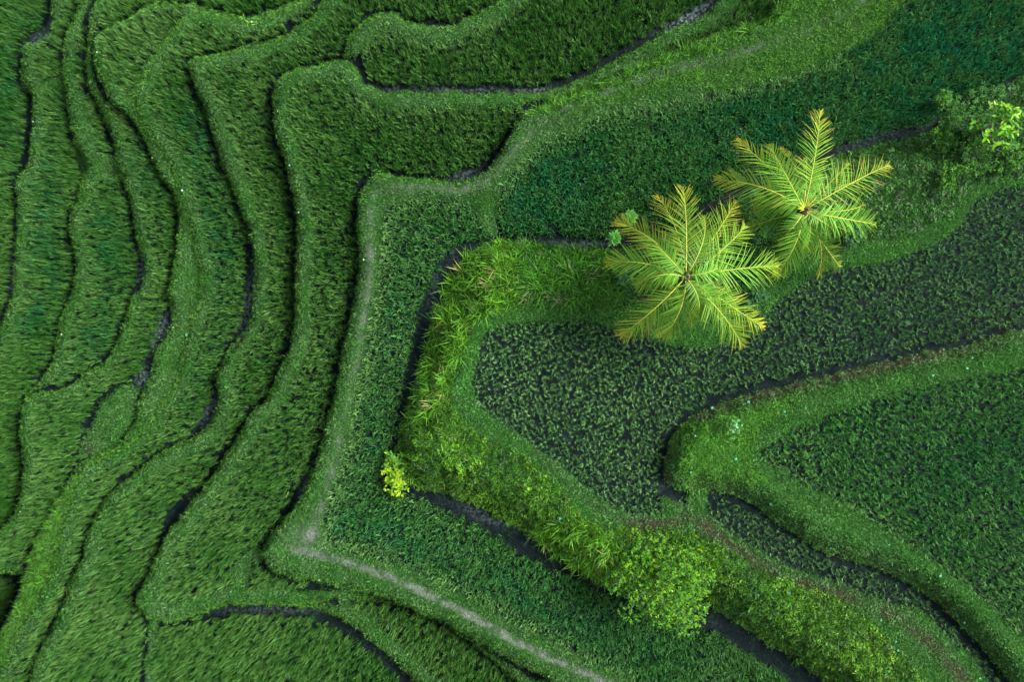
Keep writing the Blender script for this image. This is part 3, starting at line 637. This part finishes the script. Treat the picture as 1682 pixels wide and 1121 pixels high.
def frond(parent, C, tip_px, dzt, age, bend=0.0, lift=.55, seed=0, width=.60, pairs=42, start=.12):
    """C crown centre; tip traced in the photo, dzt its height relative to C; age 0 fresh green .. 1 yellow and ragged"""
    r = np.random.default_rng(seed); zt = C[2] + dzt; tx, ty = unproj(tip_px[0], tip_px[1], zt)
    A = np.array(C); Tt = np.array([tx, ty, zt]); hd = Tt - A; Lh = np.linalg.norm(hd[:2]); side = np.array([-hd[1], hd[0], 0]) / max(Lh, 1e-6)
    Mid = A + hd*.55 + side*bend*Lh + np.array([0, 0, lift*Lh*.9 - dzt*.3])
    n = 26; ts = np.linspace(0, 1, n); path = [(1-t)**2*A + 2*t*(1-t)*Mid + t*t*Tt for t in ts]; path = np.array(path)
    V, F = tube(path, [.017*(1-t) + .004 for t in ts], 5)
    fr = mesh_obj('frond', V, F, M_RACHIS, parent, smooth_=True)
    LV = []; LF = []; LT = []; shade = r.uniform(.6, 1.15)
    Ltot = np.linalg.norm(np.diff(path, axis=0), axis=1).sum()
    g1 = np.array((.15,.43,.035)); g2 = np.array((.05,.17,.035)); yy = np.array((.90,.72,.06)); br = np.array((.34,.19,.10)); lime = np.array((.24,.40,.03))
    for i in range(pairs):
        t = start + (1 - start)*(i + .5)/pairs; p = (1-t)**2*A + 2*t*(1-t)*Mid + t*t*Tt
        d = 2*(1-t)*(Mid-A) + 2*t*(Tt-Mid); d /= np.linalg.norm(d)
        s = np.cross(d, (0, 0, 1.)); s /= np.linalg.norm(s); up = np.cross(s, d)
        prof = (math.sin(math.pi*min(1, (t-start)/(1-start)*.86 + .13))**.55)
        for sg in (-1, 1):
            if r.random() < .05 + .12*age: continue
            L = 1.2*width*prof*r.uniform(.72, 1.18)*(Ltot/2.4)**.5; fw = .55 + .95*t**1.5 + r.normal(0, .13)
            dd = s*sg*math.cos(fw*.8) + d*math.sin(fw*.8) + up*r.uniform(-.05, .40); dd /= np.linalg.norm(dd)
            w = .031*r.uniform(.8, 1.15); nrm = np.cross(dd, up); nrm /= np.linalg.norm(nrm); wv = np.cross(dd, np.cross(up, dd)); 
            wv = nrm*.8 + up*.45*sg; wv /= np.linalg.norm(wv)
            sag = r.uniform(.2, .5)*L*(1 + age*.4); n0 = len(LV)
            yl = np.clip((t - .58)*1.9, 0, 1)*(.15 + .85*age) + age*.35*np.clip(r.normal(.6, .4), 0, 1)
            base = (g1*(1-r.random()*.55) + g2*.25)*shade; base = base*.82 + lime*.18 if r.random() < .5 else base
            for j, q in enumerate((0, .4, .78, 1)):
                pt = p + dd*L*q - np.array([0, 0, sag*q*q]); ww = w*(1, 1.0, .62, 0)[j]
                yq = np.clip(yl*(.45 + .9*q) + (.03 if q > .9 else 0), 0, .95); cc = base*(1-yq) + yy*yq
                if age > .45 and q > .7 and r.random() < .35*age: cc = br
                if j == 3: LV.append(pt); LT.append(cc)
                else: LV += [pt - wv*ww/2, pt + wv*ww/2]; LT += [cc, cc]
            LF += [(n0, n0+1, n0+3), (n0, n0+3, n0+2), (n0+2, n0+3, n0+5), (n0+2, n0+5, n0+4), (n0+4, n0+5, n0+6)]
    mesh_obj('leaflets', LV, LF, M_PALM, fr, tint=np.array(LT))
    return fr
def palm(cpx, zc, base_dz, tips, label, spear, seed):
    cx, cy = unproj(cpx[0], cpx[1], zc); r, c = cell(np.array([proj(cx, cy, 2.6)[0]]), np.array([proj(cx, cy, 2.6)[1]])); zb = float(Z[r, c][0])
    bx, by = unproj(cpx[0] - 4, cpx[1] + 3, zb)
    e = bpy.data.objects.new('coconut_palm', None); COL.objects.link(e); e.location = (bx, by, zb); tag(e, label, 'palm tree', 'coconut palms')
    Cc = np.array([cx - bx, cy - by, zc - zb])
    n = 14; pth = [np.array([Cc[0]*t**1.6, Cc[1]*t**1.6, -.1 + (Cc[2]-.05)*t]) for t in np.linspace(0, 1, n)]
    V, F = tube(pth, [.17 - .06*t + .012*(i % 2) for i, t in enumerate(np.linspace(0, 1, n))], 12); mesh_obj('trunk', V, F, M_BARK, e, smooth_=True)
    # fibre husk
    V, F = tube([Cc + np.array([0, 0, dz]) for dz in (-.35, -.2, -.05, .12, .22)], [.12, .19, .17, .10, .03], 10); mesh_obj('husk', V, F, M_HUSK, e, smooth_=True)
    off = np.array([bx, by, zb])
    # fronds are made in world space, so shift to local
    for i, (tp, dz, age, bend, lift, wd_) in enumerate(tips):
        f = frond(None, Cc + off + np.array([random.uniform(-.04, .04), random.uniform(-.04, .04), -.02*i/4]), tp, dz, age, bend, lift, seed*50+i, wd_)
        f.parent = e; f.location = tuple(-off)
    nt = len(tips)
    for i in range(13):
        a = i*2.4 + seed; rr_ = (66, 98, 80, 110)[i % 4]; tp = (cpx[0] + rr_*math.cos(a), cpx[1] - rr_*math.sin(a))
        f = frond(None, Cc + off - np.array([0, 0, .12 + .03*i]), tp, (-.3, -1.5, -.8, -2.0)[i % 4], (.02, .15, .05, .9 if i == 7 else .3)[i % 4], .16*math.sin(i*5.), (.7, .3, .5, .2)[i % 4], seed*50+30+i, .52)
        f.parent = e; f.location = tuple(-off)
    # unopened centre leaves
    V = []; F = []; TT = []; r = np.random.default_rng(seed)
    for i in range(16):
        a = r.uniform(0, 6.28); n0 = len(V); L = r.uniform(.25, .5); d = np.array([math.cos(a)*.55 + spear[0], math.sin(a)*.55 + spear[1], .75]); s = np.array([-math.sin(a), math.cos(a), 0])*.022
        p = Cc + np.array([spear[0]*.2, spear[1]*.2, .05]); col = np.array((.30,.42,.02))*r.uniform(.8, 1.2) if spear[2] else np.array((.13,.28,.03))
        for q in (0, .5): V += [p + d*L*q - s, p + d*L*q + s]; TT += [col, col]
        V.append(p + d*L + np.array([math.cos(a)*.08, math.sin(a)*.08, -.05])); TT.append(col); F += [(n0, n0+1, n0+3), (n0, n0+3, n0+2), (n0+2, n0+3, n0+4)]
    mesh_obj('spear_leaf', V, F, M_PALM, e, tint=np.array(TT))
    return e
# tip pixel, tip height rel. crown, age, sideways bend, lift, leaflet length
palm((1127,455), 6.0, 0, [
 ((1122,308), -.25, .35, .02, .30, .60), ((1080,322), -1.3, .95, -.04, .30, .55), ((1012,364), -.9, .65, -.10, .35, .58), ((998,431), -.8, .30, -.10, .35, .62),
 ((1046,468), -.35, .10, -.22, .55, .62), ((1018,552), -1.0, .50, .04, .25, .60), ((1090,553), -.7, .15, .12, .40, .66), ((1219,568), -.6, .25, .03, .30, .66),
 ((1255,539), -1.3, .95, -.06, .20, .56), ((1277,438), -.5, .18, .03, .30, .66), ((1224,372), -.5, .22, -.02, .35, .64), ((1209,331), -1.2, .75, .03, .25, .56),
 ((1157,355), -.4, .10, -.10, .45, .58), ((1186,436), .1, .05, -.14, .60, .52), ((1148,518), -.1, .05, .10, .70, .52), ((1066,390), -.1, .05, .08, .55, .58), ((1176,505), -.3, .1, .1, .5, .55)],
 'larger coconut palm with broad green fronds, the lower left one of the pair', (-.25, .25, False), 3)
palm((1322,346), 5.7, 0, [
 ((1347,182), -.3, .60, .05, .28, .55), ((1210,230), -1.0, .90, .05, .25, .52), ((1176,296), -.8, .40, -.08, .32, .60), ((1263,238), -.6, .15, .16, .40, .60),
 ((1239,343), -.6, .08, -.20, .50, .60), ((1274,453), -.8, .22, .06, .30, .64), ((1322,412), -.5, .12, .10, .40, .56), ((1368,376), -.2, .02, -.16, .55, .50),
 ((1439,369), -.8, .15, -.10, .40, .58), ((1461,271), -.7, .55, .04, .30, .58), ((1394,268), -.7, .20, .06, .35, .54), ((1324,260), -.2, .08, .10, .45, .58), ((1290,300), -.1, .05, .1, .5, .5)],
 'smaller coconut palm with a lime centre shoot, the upper right one of the pair', (-.05, .12, True), 4)

# ------------------------------------------------------------------ trees and shrubs
def shrub(name, cpx, rpx, zbase, height, nleaf, lsize, cols, label, cat, shape=1.0, twig=None, group=None, aspect=.5, seed=0, lobes=9, flat=.25, ell=(1, 1, 0), cluster=7):
    r = np.random.default_rng(seed)
    if zbase is None:
        rr, cc = cell(np.array([cpx[0]]), np.array([cpx[1]])); zbase = float(Zc[rr, cc][0])
    bx, by = unproj(cpx[0], cpx[1], zbase + height*.6); R = rpx/FPX*(CAM_Z - zbase - height*.6)
    e = bpy.data.objects.new(name, None); COL.objects.link(e); e.location = (bx, by, zbase); tag(e, label, cat, group)
    # limbs towards uneven lobes
    L = []
    big = lobes > 12
    for i in range(lobes):
        a = 2.4*i + r.uniform(-.4, .4); rad = (R*math.sqrt((i + .3)/lobes)*r.uniform(.66, .84) if big else R*r.uniform(.35, .72)) if i else 0
        L.append((rad*math.cos(a), rad*math.sin(a), height*r.uniform(.6, .92)*(1 - .45*(rad/R)**2), R*(r.uniform(.20, .32) if big else r.uniform(.26, .42))))
    V = []; F = []
    def add(v, f):
        n0 = len(V); V.extend(v); F.extend([tuple(x + n0 for x in q) for q in f])
    add(*tube([(0,0,-.1),(0,0,height*.2),(.01,.02,height*.45)], [.05*height**.5+.01, .04*height**.5, .02], 7))
    for lx, ly, lz, lr in L:
        add(*tube([(0,0,height*.15), (lx*.5, ly*.5, lz*.6), (lx, ly, lz), (lx*1.15, ly*1.15, lz + lr*.4)], [.026*height**.5, .018, .011, .005], 5))
    mesh_obj('trunk', V, F, twig or M_BARK, e, smooth_=True)
    LV = []; LF = []; LT = []
    ca, sa = math.cos(ell[2]), math.sin(ell[2])
    wts = np.array([l[3] for l in L])**2; wts /= wts.sum()
    for i in range(nleaf):
        if i % cluster == 0:        # a new twig end with its own whorl of leaves and tone
            lx, ly, lz, lr = L[r.choice(len(L), p=wts)]
            v = r.normal(0, 1, 3); v /= np.linalg.norm(v); v *= lr*(r.random()**.22); v[2] = abs(v[2])*.85 if r.random() < .8 else v[2]*.6
            tip = np.array([lx, ly, lz]) + v*1.2; ccol = np.array(cols[r.choice(len(cols))])*r.uniform(.7, 1.3)
        p = tip + r.normal(0, lsize*.22, 3); x = p[0]*ell[0]; y = p[1]*ell[1]; p[0] = x*ca - y*sa; p[1] = x*sa + y*ca
        a = 6.283*(i % cluster)/cluster + r.normal(0, .5); d = np.array([math.cos(a), math.sin(a), r.normal(0, flat)]); s = np.array([-math.sin(a), math.cos(a), r.normal(0, flat*1.3)])
        l = lsize*r.uniform(.6, 1.25); w = l*aspect; n0 = len(LV); col = (ccol if r.random() < .8 else np.array(cols[r.choice(len(cols))]))*r.uniform(.75, 1.2)
        LV += [p, p + d*l*.35 + s*w*.5 + (0,0,.1*l), p + d*l*.75 + s*w*.35, p + d*l - (0,0,.12*l), p + d*l*.75 - s*w*.35, p + d*l*.35 - s*w*.5 + (0,0,.1*l)]
        LF += [(n0, n0+1, n0+2, n0+3), (n0, n0+3, n0+4, n0+5)]; LT += [col]*6
    mesh_obj('foliage', LV, LF, M_LEAF, e, tint=np.array(LT))
    return e
LG = (.085,.270,.012); LY = (.200,.390,.012); DG = (.018,.080,.010); YL = (.38,.50,.02); MG = (.040,.160,.018); PG = (.10,.28,.05)
shrub('round_tree', (1088,960), 88, 1.1, 2.7, 13000, .075, [LG, LG, (.12,.31,.012), LG, LY, DG, MG, LG, MG, (.11,.30,.03), LG, DG, DG], 'round bushy tree with small lime leaves and pale bare twigs on the lower bank', 'tree', twig=M_TWIG, seed=5, lobes=26, aspect=.46, cluster=7)
shrub('yellow_shrub', (652,790), 27, None, .9, 380, .12, [(.30,.46,.015), YL, LY, LG, (.22,.42,.015)], 'small shrub with bright yellow leaves at the corner of the steep bank', 'shrub', seed=6, lobes=6, aspect=.5, cluster=5)
shrub('green_shrub', (650,760), 22, None, .6, 320, .10, [LG, MG, LY, PG], 'low green bush touching the yellow leaved shrub', 'shrub', seed=16, lobes=6)
shrub('leafy_sapling', (1640,206), 44, 2.5, 1.9, 270, .21, [(.17,.42,.015), (.24,.50,.02), LG, LG, (.30,.52,.08), MG], 'sapling with large glossy lime leaves near the upper right edge', 'tree', seed=7, lobes=9, aspect=.42, flat=.3, cluster=6)
for i, (p, rp, h, n, cl, lab) in enumerate([
  ((1590,200), 44, 1.3, 1900, [MG, DG, MG, (.05,.17,.03)], 'tall dark feathery shrub touching the lime leaved sapling'),
  ((1548,165), 18, .9, 420, [(.06,.19,.03), MG, LG], 'small upright feathery shrub standing out over the dark field edge'),
  ((1548,240), 32, .9, 900, [MG, LG, DG, MG], 'feathery shrub at the end of the water channel'),
  ((1625,158), 26, .9, 700, [MG, DG, (.05,.17,.03)], 'dark feathery shrub just above the lime leaved sapling'),
  ((1600,262), 34, .8, 1000, [DG, MG, DG, LG], 'low dark shrub on the slope below the feathery shrubs'),
  ((1668,262), 32, .7, 800, [DG, MG, LG], 'low dark shrub under the lime leaved sapling at the right edge'),
  ((1556,290), 24, .6, 600, [LG, MG, DG], 'low lighter green shrub above the bend of the grassy bund, upper right')]):
    shrub('dark_shrub', p, rp, None, h, n, .10, cl, lab, 'shrub', seed=60+i, lobes=9, aspect=.36, cluster=9)
for i, (p, rp, lab) in enumerate([((1247,378), 26, 'dark broad leaved plant between the two palm crowns'), ((1243,478), 20, 'dark broad leaved plant just right of the larger palm'),
                              ((1018,452), 20, 'broad leaved plant at the left fringe of the larger palm'), ((1400,385), 20, 'low broad leaved plant under the smaller palm')]):
    shrub('broadleaf_plant', p, rp, None, .55, 170, .15, [DG, MG, (.03,.12,.04), (.05,.16,.05)], lab, 'plant', seed=40+i, lobes=6, aspect=.8, flat=.2)
shrub('pale_leaf_plant', (1208,700), 24, None, .6, 110, .09, [PG, (.12,.34,.14), MG, (.09,.28,.08)], 'sprawling plant with pale mint leaves on the bund tip', 'plant', seed=50, lobes=6, aspect=.8)
def rosette(cpx, R, zc, label, seed, n=46):
    """whorled succulent leaved plant"""
    r = np.random.default_rng(seed); bx, by = unproj(cpx[0], cpx[1], zc); e = bpy.data.objects.new('whorled_plant', None); COL.objects.link(e)
    rr, cc = cell(np.array([cpx[0]]), np.array([cpx[1]])); zb = float(Zc[rr, cc][0]); e.location = (bx, by, zb); tag(e, label, 'plant', 'whorled plants')
    h = zc - zb; V, F = tube([(0,0,-.1),(0,0,h*.5),(0,0,h)], [.03,.025,.015], 6); mesh_obj('stem', V, F, M_TWIG, e)
    V = []; F = []; TT = []
    for i in range(n):
        a = i*2.4; t = (i/n); L = R*(.35 + .75*t)*r.uniform(.85, 1.1); el = 1.0 - 1.1*t; d = np.array([math.cos(a)*math.cos(el), math.sin(a)*math.cos(el), math.sin(el)]); s = np.array([-math.sin(a), math.cos(a), 0.]); w = L*.16
        p = np.array([0, 0, h - t*.22]); n0 = len(V); c = np.array((.07,.26,.04))*r.uniform(.8, 1.4)*(1.5 if i < 10 else 1)
        V += [p, p + d*L*.45 + s*w, p + d*L*.8 + s*w*.8, p + d*L - (0,0,.03), p + d*L*.8 - s*w*.8, p + d*L*.45 - s*w]; TT += [c]*6; F += [(n0, n0+1, n0+2, n0+3), (n0, n0+3, n0+4, n0+5)]
    mesh_obj('foliage', V, F, M_LEAF, e, tint=np.array(TT))
rosette((1036,356), .30, 3.1, 'upper bright whorled plant at the field edge left of the larger palm', 1)
rosette((1010,390), .30, 3.0, 'lower bright whorled plant at the field edge left of the larger palm', 2)

# ------------------------------------------------------------------ tiny flowers and pale litter on the edges
def dots(name, X, Y, r, c, size, cols, label, cat):
    V = []; F = []; TT = []; P = place(X, Y, r, c, .10)
    for p in P:
        n0 = len(V); s = size*rng.uniform(.6, 1.4); col = np.array(cols[rng.integers(len(cols))]); V.append(p + (0, 0, s*.3)); TT.append(col)
        for k in range(5):
            a = 1.2566*k + rng.random()*.4; V.append(p + np.array([math.cos(a)*s, math.sin(a)*s, 0])); TT.append(col)
        F += [(n0, n0+1+k, n0+1+(k+1) % 5) for k in range(5)]
    tag(mesh_obj(name, V, F, M_LEAF, tint=np.array(TT)), label, cat, kind='stuff')
X, Y, r, c = pts_in(gm & (dn < 9), 11)
kk = (rng.random(len(X)) < .05) & (fbm(X, Y, 60, 600) > .55); X, Y, r, c = X[kk], Y[kk], r[kk], c[kk]
dots('wildflowers', X, Y, r, c, .032, [(.8,.85,.8), (.7,.8,.5), (.5,.8,.7)], 'tiny white wildflowers dotted along the terrace edges', 'flowers')
X, Y, r, c = pts_in(gm & (Z2 | Z5 | Z7 | (order >= 12) | inside([(1300,960),(1682,1000),(1682,1121),(1300,1121)])), 16)
kk = rng.random(len(X)) < .045; X, Y, r, c = X[kk], Y[kk], r[kk], c[kk]
dots('creeper_leaves', X, Y, r, c, .042, [(.05,.40,.22), (.12,.45,.30), (.08,.35,.15)], 'scattered mint green creeper leaves on the banks', 'leaves')
